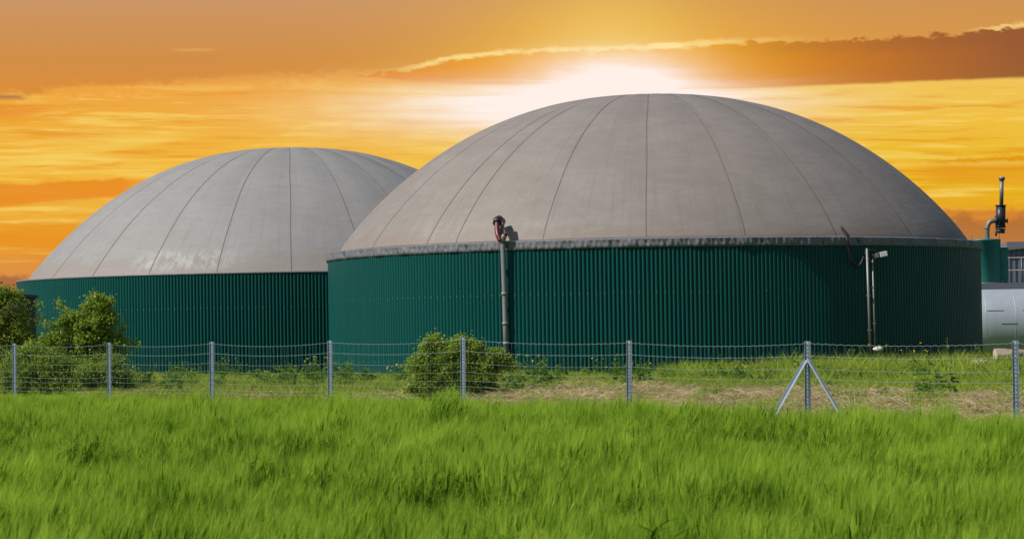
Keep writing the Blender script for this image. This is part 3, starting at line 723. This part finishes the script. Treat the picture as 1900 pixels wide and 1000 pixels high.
def grass_clump(n, h0, h1, spread, seed, wid=.008, mat_='grass', flat=0.):
    b = np.column_stack([rng.normal(0, spread, (n, 2)), np.zeros(n)]); az = rng.uniform(0, 2*pi, n); out = np.column_stack([np.cos(az), np.sin(az), np.zeros(n)])
    tl = rng.uniform(.05, .5, n)+flat
    dr = unit(out*tl[:, None]+np.array([.08, 0, 1.])); L_ = rng.uniform(h0, h1, n)
    parts = [(*ribbons(b, dr, L_, rng.uniform(.6, 1.3, n)*wid, out*L_[:, None]*.35-np.array([[0, 0, 1.]])*(L_*(.18+flat*.25))[:, None], 3, rng.uniform(0, 1, n)), 0)]
    if seed:
        b2 = b[:seed]; d2 = unit(out[:seed]*.15+np.array([.05, 0, 1.])); L2 = rng.uniform(h1*.95, h1*1.35, seed)
        parts.append((*ribbons(b2, d2, L2, np.full(seed, .004), out[:seed]*.05, 2, rng.uniform(0, 1, seed)), 0))
        tp_ = b2+d2*L2[:, None]+out[:seed]*.05
        parts.append((*ribbons(tp_, d2, np.full(seed, .07), np.full(seed, .016), np.zeros((seed, 3)), 2, rng.uniform(0, 1, seed)), 1))
    V, Q, T, MI = joinr(parts)
    return npmesh('grass_clump', V, Q, [M[mat_], M['seed']], {'tint': ('FACE', T)}, link=False, mi=MI)
src('short_grass', [grass_clump(90, .08, .22, .12, 0, .009) for _ in range(5)])
src('tall_grass', [grass_clump(n_, a_, b_, .11, 0, .016) for n_, a_, b_ in ((120, .2, .46), (70, .15, .30), (90, .25, .60), (110, .18, .38), (60, .3, .55), (100, .12, .26))])
src('straw', [grass_clump(90, .08, .26, .13, 0, .009, 'straw', .9) for _ in range(5)])
def weed_clump(n, h, yellow=0):
    parts = []
    st = rng.normal(0, .08, (n, 3)); st[:, 2] = 0; hh_ = rng.uniform(.6, 1., n)*h
    dr = unit(np.column_stack([rng.normal(0, .18, (n, 2)), np.ones(n)]))
    parts.append((*ribbons(st, dr, hh_, np.full(n, .008), np.zeros((n, 3)), 2, rng.uniform(0, .6, n)), 0))
    m = n*14; w = np.repeat(np.arange(n), 14); f = rng.uniform(.12, 1, m); p = st[w]+dr[w]*(hh_[w]*f)[:, None]
    az = rng.uniform(0, 2*pi, m); out = np.column_stack([np.cos(az), np.sin(az), rng.uniform(-.2, .8, m)]); ll = rng.uniform(.05, .13, m)*(1.15-f*.6)
    parts.append((*ribbons(p, unit(out), ll, ll*.42, -np.array([[0, 0, 1.]])*ll[:, None]*.3, 2, rng.uniform(0, 1, m)), 0))
    if yellow:
        k = rng.integers(0, n, yellow); p = st[k]+dr[k]*hh_[k][:, None]+rng.normal(0, .02, (yellow, 3))
        for _ in range(3): parts.append((*ribbons(p, unit(rng.normal(size=(yellow, 3))+np.array([0, 0, .5])), np.full(yellow, .03), np.full(yellow, .028), np.zeros((yellow, 3)), 1, rng.uniform(0, 1, yellow)), 1))
    V, Q, T, MI = joinr(parts)
    return npmesh('weed_clump', V, Q, [M['weed'], M['yellow']], {'tint': ('FACE', T)}, link=False, mi=MI)
src('weeds', [weed_clump(9, h_, y_) for h_, y_ in ((.25, 0), (.32, 0), (.46, 3), (.3, 0), (.52, 0), (.38, 2))])
# ------------------------------------------------------------------ barley field
def vis(P, mx=4.0, my=0):
    hw = P[:, 1]*.19+mx; return (np.abs(P[:, 0]) < hw)
st0 = .25
gx, gy = np.meshgrid(np.arange(-16, 16, st0), np.arange(11.5, 62, st0)); P = np.column_stack([gx.ravel(), gy.ravel()])+rng.uniform(-.13, .13, (gx.size, 2))
s = sarr(P[:, 0], P[:, 1]); keep = (s < -.18) & vis(P, 3.5); P = P[keep]; s = s[keep]
x, y = P[:, 0], P[:, 1]
vn = lambda k, sd_: (lambda gq: (lambda fx, fy, ix, iy: (gq[ix % 97, iy % 97]*(1-fx)*(1-fy)+gq[(ix+1) % 97, iy % 97]*fx*(1-fy)+gq[ix % 97, (iy+1) % 97]*(1-fx)*fy+gq[(ix+1) % 97, (iy+1) % 97]*fx*fy))(np.mod(x*k, 1)**1, np.mod(y*k*.8, 1), np.floor(x*k).astype(int), np.floor(y*k*.8).astype(int)))(np.random.default_rng(sd_).normal(0, 1, (97, 97)))
calm = 1-.65*sm(s, -7, -1.5); low = vn(.8, 1)*calm; mid_ = vn(1.9, 2)*calm
hv = 1.02+.10*low+.11*mid_+.055*np.sin(x*.9+y*.35)+.055*np.sin(x*.4-y*.8+1)+.055*np.sin(x*2.1+1.7*y)+.04*np.sin(3.7*x-2.9*y)+rng.normal(0, .05, len(x))+(rng.random(len(x)) < .012)*.16
# tramlines and lodged hollows
def trough(c0, sl_, w, a):
    return a*np.exp(-((y-(c0+sl_*x+.5*np.sin(x*.7)))/w)**2)
dip = trough(26.2, .05, .9, .50)*(1-.6*sm(x, 1.5, 4.)) + trough(19.6, .22, .6, .34)*sm(x, -3, 0) + trough(20.8, -.25, .55, .26)*(1-sm(x, -2.4, -.8)) + trough(33.5, .1, .9, .22) + trough(16.2, .15, .45, .26)
hv = np.maximum(hv-dip, .35)
hv *= (1-.12*sm(s, -1.0, -.2))*(1-.14*sm(y, 38, 54))
P3 = np.column_stack([x, y, gz(x, y)-.02])
n = len(x)
wind = .03+.07*np.sin(x*.6+y*.25)+.05*np.sin(y*.9-x)
rot = np.column_stack([rng.normal(0, .07, n), wind+rng.normal(0, .08, n), rng.normal(0, .6, n)])
scl = np.column_stack([np.full(n, 1.), np.full(n, 1.), hv])
dk = rng.random(n) < np.clip(.16-.22*low-.12*mid_+dip*2.+.28*np.sin(x*.8+y*.5+1)*np.sin(y*.55-x*.3)+.2*np.sin(x*2.3+y*1.1), 0, .9)*(1-.75*sm(s, -5, -.5))
pick = np.where(dk, 7+rng.integers(0, 4, n), rng.integers(0, 7, n))
scatter('barley_field', 'barley', P3, rot, scl, 'green bearded barley crop filling the foreground up to the fence', 'crop', pick)
# ------------------------------------------------------------------ bank vegetation
def region(step, smin, smax, mx=2.5):
    gx, gy = np.meshgrid(np.arange(-30, 34, step), np.arange(34, 128, step)); P = np.column_stack([gx.ravel(), gy.ravel()])+rng.uniform(-.5, .5, (gx.size, 2))*step
    s = sarr(P[:, 0], P[:, 1]); k = (s > smin) & (s < smax) & vis(P, mx)
    k &= np.hypot(P[:, 0]-C1.x, P[:, 1]-C1.y) > 14.0
    k &= np.hypot(P[:, 0]+11.3, P[:, 1]-143.6) > 14.0
    return P[k], s[k]
def fbm(x, y): return (np.sin(x*.8+1)*np.sin(y*.9)+.6*np.sin(1.9*x+y*1.2+2)+.5*np.sin(3.3*x-2.7*y)+.35*np.sin(5.1*x+4.3*y+1))/1.6
def place(name, kind, P, sc0, sc1, label, cat, tilt=.12):
    n = len(P); z = gz(P[:, 0], P[:, 1])-.015
    q = rng.uniform(sc0, sc1, n)
    scatter(name, kind, np.column_stack([P, z]), np.column_stack([rng.normal(0, tilt, (n, 2)), rng.uniform(0, 2*pi, n)]), np.column_stack([q, q, q*rng.uniform(.8, 1.25, n)]), label, cat)
P, s = region(.17, .15, 8.); x, y = P.T
right = sm(x, -3, 1)
straw_p = np.clip(.36+.58*right+fbm(x*1.1, y*1.1)*.6, 0, .95)*sm(s, .1, .5)*(1-sm(s, 2.4+1.4*right+.9*fbm(x*.7, y*.7), 4.0+2.2*right+.9*fbm(x*.7, y*.7)))
isst = rng.random(len(P)) < straw_p
place('dry_grass', 'straw', P[isst & (rng.random(len(P)) < .8)], .8, 1.35, 'dry flattened straw and dead grass on the face of the bank', 'dry grass')
k = ((~isst) & (rng.random(len(P)) < .6)) | (rng.random(len(P)) < .05)
place('short_grass', 'short_grass', P[k], .5, 1.3, 'short green grass growing on the bank behind the fence', 'grass')
P, s = region(.32, 4.8, 80.); x, y = P.T
d1 = np.hypot(x-C1.x, y-C1.y)
u_ = x/y; tall = np.clip(sm(u_, .03, .09)*sm(s, 6, 12)*1.1, 0, 1)*(.7+.5*np.clip(fbm(x*1.1+2, y*.6), -.8, 1))
k = rng.random(len(P)) < np.clip(.62+.5*fbm(x*.8+5, y*.5), .15, .95)
place('meadow_grass', 'short_grass', P[k & (tall < .3)], .5, 1.15, 'ankle high green grass covering the flat ground before the tanks', 'grass')
kt = k & (tall >= .3)
big = kt & (u_ > .095) & (fbm(x*.7+1, y*.45+2) > -.25) & (y > 68)
place('reed_tufts', 'tall_grass', P[big], 1.0, 1.75, 'tallest grass tufts toward the right end of the nearer tank', 'grass')
kt &= ~big
place('tall_grass', 'tall_grass', P[kt], .45, 1.3, 'tall green meadow grass at the foot of the nearer tank', 'grass')
P, s = region(.42, 2.2, 60.); x, y = P.T
k = rng.random(len(P)) < np.clip((.05+.4*fbm(x*.5+3, y*.5))*(1-.8*sm(s, 8, 14)*(x/y < .06)), 0, 1)
place('weeds', 'weeds', P[k], .6, 1.4, 'leafy weeds mixed into the grass on the bank', 'weeds')
P, s = region(.5, -.1, .3); 
place('fence_line_grass', 'short_grass', P, .8, 1.4, 'thin grass growing along the foot of the fence', 'grass')

# ------------------------------------------------------------------ bushes
def leaf_quads(C, size, up=.35):
    n = len(C); a = unit(rng.normal(size=(n, 3))+np.array([0, 0, up])); nrm = unit(rng.normal(size=(n, 3))+np.array([-.3, -.3, .8])); s_ = unit(np.cross(a, nrm)); L_ = rng.uniform(.6, 1.25, n)*size; w = L_*rng.uniform(.32, .48, n)
    tip = C+a*L_[:, None]; mid = C+a*(L_*.45)[:, None]-nrm*(L_*.0)[:, None]
    V = np.stack([C, mid+s_*w[:, None]+nrm*(L_*.12)[:, None], tip, mid-s_*w[:, None]+nrm*(L_*.12)[:, None]], 1).reshape(-1, 3)
    Q = np.arange(n*4).reshape(-1, 4); return V, Q
def bush(name, label, cat, base, lobes, d, ncl, nleaf, leaf, crad, mats, sprigs=(), depth=.9, group=None, tintb=0., parts=('foliage', 'stem')):
    """lobes: (px, py, rx_px, ry_px) read at distance d"""
    bp = at(base[0], base[1], d); bp.z = float(gz(bp.x, bp.y))-.05
    root = empty(name, bp, label=label, cat=cat, group=group)
    m_ = d/F; L_ = [(at(a, b, d)-bp, rx*m_, ry*m_, rx*m_*depth) for a, b, rx, ry in lobes]
    wts = np.array([rx*rz for _, rx, rz, _ in L_]); wts /= wts.sum()
    cen = []; tin = []; stems = MB()
    for k in range(ncl):
        c, rx, rz, ry = L_[rng.choice(len(L_), p=wts)]
        dv = unit(rng.normal(size=3)); rr = rng.uniform(.35, 1.05)**.55*(rng.uniform(1.08, 1.32) if rng.random() < .14 else 1)
        p = np.array(c)+dv*rr*np.array([rx, ry, rz])
        if p[2] < .04: p[2] = rng.uniform(.05, .4)
        cen.append(p); tin.append(rng.uniform(0, 1))
    for c, rx, rz, ry in L_:
        s0 = Vector((rng.normal(0, .1)+c.x*.25, rng.normal(0, .1)+c.y*.3, 0)); e_ = c+Vector((0, 0, rz*.5)); md = s0.lerp(c, .55)+Vector((rng.normal(0, .1), rng.normal(0, .1), 0))
        stems.tube(bez([s0, md, c, e_], 12), [.03*(1-.8*i/14)+.004 for i in range(13)] if False else .016, 6)
        for _ in range(5):
            dv = unit(rng.normal(size=3)); q_ = c+Vector(dv*np.array([rx, ry, rz])*.85)
            stems.tube([md.lerp(c, rng.uniform(.2, 1)), c.lerp(q_, .5)+Vector((0, 0, .05)), q_], [.010, .007, .003], 5)
    C = []; T = []
    for p, t in zip(cen, tin):
        nn = max(6, int(nleaf*rng.uniform(.5, 1.5))); cr = crad*rng.uniform(.6, 1.3)
        q_ = p+rng.normal(0, 1, (nn, 3))*np.array([cr, cr, cr*.75])*.6; C.append(q_); T.append(np.clip(t*.55+rng.uniform(0, .45, nn)+tintb, 0, 1))
    for sg in sprigs:                        # long loose shoots, pixel polylines
        pts = bez([at(a, b, d)-bp for a, b in sg], 16)
        stems.tube(pts, [max(.002, .009*(1-i/len(pts))) for i in range(len(pts))], 5)
        for i, q_ in enumerate(pts[3:]):
            nn = 9; f = rng.normal(0, .045, (nn, 3)); C.append(np.array(q_)+f); T.append(rng.uniform(.3, 1, nn))
    C = np.concatenate(C); T = np.concatenate(T); k = C[:, 2] > .02; C = C[k]; T = T[k]
    V, Q = leaf_quads(C, leaf)
    fo = npmesh(parts[0], V, Q, [mats], {'tint': ('FACE', T)}); fo.parent = root
    stems.build(parts[1], M['bark'], root)
    return root
M['haw'] = leafmat('hawthorn_leaf', (.08, .17, .014), (.52, .62, .09), .5, .42)
M['haw_dark'] = leafmat('dark_shrub_leaf', (.06, .13, .014), (.34, .42, .06), .45, .42)
M['haw_rust'] = leafmat('bronze_green_leaf', (.08, .18, .014), (.50, .60, .085), .5, .45)
M['bramble'] = leafmat('bramble_leaf', (.07, .15, .014), (.38, .50, .06), .45, .5)
bush('leafy_tree', 'dense dark green small tree cut by the left edge of the picture', 'tree', (-15, 735),
     [(-30, 600, 60, 68), (12, 575, 30, 40), (-5, 640, 60, 60), (30, 660, 40, 55), (5, 548, 18, 20), (45, 620, 18, 22), (-80, 580, 60, 80)], 64, 300, 110, .052, .17, M['haw_dark'],
     [[(35, 610), (52, 585), (68, 568), (76, 565)], [(38, 625), (55, 608), (74, 598)], [(30, 590), (44, 572), (50, 560)], [(40, 600), (60, 592), (78, 588)]], parts=('crown', 'trunk'))
bush('hawthorn_bush', 'tall loose light green bush rising above the fence before the farther tank', 'bush', (150, 735),
     [(181, 570, 21, 22), (190, 598, 22, 26), (165, 612, 40, 34), (130, 600, 24, 16), (138, 640, 44, 30), (190, 640, 34, 28), (100, 632, 24, 18), (165, 680, 46, 30), (219, 632, 12, 12)], 61, 230, 110, .055, .13, M['haw'],
     [[(150, 610), (128, 585), (113, 568), (108, 560)], [(215, 640), (226, 615), (233, 606)], [(215, 640), (238, 634), (258, 642)], [(190, 570), (182, 556), (178, 548)], [(205, 640), (230, 650), (238, 660)], [(110, 620), (95, 606), (84, 601)], [(200, 570), (204, 560), (206, 556)]], tintb=.04)
bush('undergrowth_shrub', 'low dark bramble thicket at the foot of the tall light green bush', 'shrub', (120, 738),
     [(95, 690, 44, 34), (150, 700, 50, 30), (205, 695, 32, 34), (60, 665, 30, 26), (228, 705, 22, 22), (30, 700, 40, 34), (190, 720, 40, 16)], 59.5, 320, 120, .045, .15, M['bramble'])
bush('round_bush', 'rounded green bush with bronze shoot tips behind the middle of the fence', 'bush', (838, 745),
     [(812, 648, 30, 20), (860, 652, 34, 20), (838, 680, 66, 36), (905, 672, 32, 22), (790, 700, 40, 34), (872, 706, 48, 36), (936, 676, 18, 12), (838, 722, 62, 22)], 48, 360, 120, .042, .10, M['haw_rust'],
     [[(800, 645), (797, 634), (800, 628)], [(812, 640), (808, 630), (810, 624)], [(845, 645), (850, 632), (852, 626)], [(880, 660), (886, 648), (889, 641)], [(925, 675), (945, 670), (962, 680)]], tintb=-.08)
# ------------------------------------------------------------------ single tall weeds near the tank
def weed_plant(px, pytop, d, n, label, yellow=0, wide=.14):
    p = at(px, pytop, d); z0 = float(gz(p.x, p.y)); h_ = p.z-z0
    root = empty('tall_weed', (p.x, p.y, z0-.02), label=label, cat='weed', group='tall weeds on the bank')
    st = MB(); C = []; T = []
    for k in range(n):
        q_ = Vector((rng.normal(0, wide), rng.normal(0, wide), h_*(1 if k == 0 else rng.uniform(.5, .95))))
        if k == 0: q_.x = q_.y = 0
        pts = [Vector((q_.x*.2, q_.y*.2, 0)), q_*.5+Vector((rng.normal(0, .02), 0, 0)), q_]; st.tube(pts, [.009, .006, .003], 5)
        for j in range(26):
            f = rng.uniform(.1, 1); C.append(np.array(pts[0].lerp(q_, f))+rng.normal(0, .035*(1.3-f), 3)); T.append(rng.uniform(0, 1))
    V, Q = leaf_quads(np.array(C), .075); l_ = npmesh('foliage', V, Q, [M['weed']], {'tint': ('FACE', np.array(T))}); l_.parent = root
    st.build('stem', M['grass'], root)
    for k in range(yellow):
        q_ = (rng.normal(0, wide*.9), rng.normal(0, wide*.5), h_*rng.uniform(.8, 1.0))
        MB().lathe([(.001, -.015), (.035, -.005), (.04, .01), (.02, .02), (.001, .022)], 8, q_).build('flower', M['yellow'], root)
weed_plant(1645, 636, 88, 9, 'yellow flowered weed beside the foot of the thin poles', 7, .38)
weed_plant(1758, 624, 84, 4, 'tallest thin green weed, in front of the right end of the nearer tank')
weed_plant(1811, 636, 84, 5, 'slender weed at the right edge of the nearer tank, left of the log', 1)
weed_plant(1772, 660, 80, 7, 'bushy weed left of the pale stone', 0, .3)
weed_plant(1596, 640, 90, 5, 'thin weed left of the two thin poles', 0, .2)
weed_plant(1877, 652, 78, 7, 'leafy weed in front of the log at the right edge', 0, .25)
weed_plant(535, 672, 78, 8, 'bushy broad leaved weed between the two tanks, left of its neighbour', 0, .3)
weed_plant(552, 676, 77, 8, 'bushy broad leaved weed between the two tanks, right of its neighbour', 0, .3)
weed_plant(1478, 645, 92, 4, 'thin weed behind the braced fence post', 0, .25)
# ------------------------------------------------------------------ log, stone, sack
def blob(name, label, cat, px, py, d, hx, hy, hz, m_, seed, sink=.3):
    p = at(px, py, d); z0 = float(gz(p.x, p.y))
    r_ = np.random.default_rng(seed); n, m2 = 18, 28; V = []
    ph = r_.uniform(0, 6, 6)
    for i in range(n+1):
        for j in range(m2):
            a = pi*i/n; b_ = 2*pi*j/m2; v = np.array([math.sin(a)*math.cos(b_), math.sin(a)*math.sin(b_), math.cos(a)])
            v = np.sign(v)*np.abs(v)**.8
            f = 1+.10*math.sin(3*v[0]+ph[0]+2*v[2])+.08*math.sin(5*v[1]+ph[1]+3*v[0])+.05*math.sin(9*v[2]+ph[2]+7*v[0])
            V.append(v*f*np.array([hx, hy, hz]))
    Q = np.array([(i*m2+j, i*m2+(j+1) % m2, (i+1)*m2+(j+1) % m2, (i+1)*m2+j) for i in range(n) for j in range(m2)])
    o = npmesh(name, np.array(V), Q[:, ::-1], [m_], smooth=True); o.location = (p.x, p.y, p.z if sink is None else z0+hz*(1-sink)); return meta(o, label, cat)
M['stone'] = pbr('pale_limestone', (.40, .35, .26), .85, 0, .3, 4., .8, 12.)
M['bag'] = pbr('white_sack', (.62, .62, .60), .7, 0, .1, 5., .5, 10.)
M['logbark'] = pbr('pinkish_log_bark', (.36, .26, .22), .85, 0, .45, 7., .9, 22.)
M['logend'] = pbr('sawn_wood_end', (.50, .40, .30), .8, 0, .2, 6.)
blob('stone', 'flat pale stone lying in the grass below the log', 'stone', 1822, 676, 76, .38, .25, .12, M['stone'], 3, None)
blob('plastic_sack', 'small white crumpled sack at the foot of the thin poles', 'sack', 1629, 647, 96, .15, .12, .07, M['bag'], 5, None)
lg = root_at('log', 1846, 661, 84, label='thick pinkish log lying behind the last fence post at the right', cat='log')
Ml = Matrix.Rotation(math.radians(8), 3, 'Z') @ Matrix.Rotation(pi/2, 3, 'Y')
mb = MB(); n = 30; V = []; zs = np.linspace(0, 2.6, 24)
for k, z in enumerate(zs):
    for j in range(n):
        a = 2*pi*j/n; r = .19+.022*math.sin(3*a+z*1.3)+.012*math.sin(7*a+z*5)+.03*math.sin(z*2.3+1)+.012*math.sin(z*9+2*a); V.append(Ml @ Vector((r*math.cos(a), r*math.sin(a), z)))
mb.add(V, [(k*n+j, k*n+(j+1) % n, (k+1)*n+(j+1) % n, (k+1)*n+j) for k in range(23) for j in range(n)], smooth=True)
mb.build('bark', M['logbark'], lg)
for k in (0, 23): MB().add([V[k*n+j] for j in range(n)], [tuple(range(n))]).build('cut_end', M['logend'], lg)
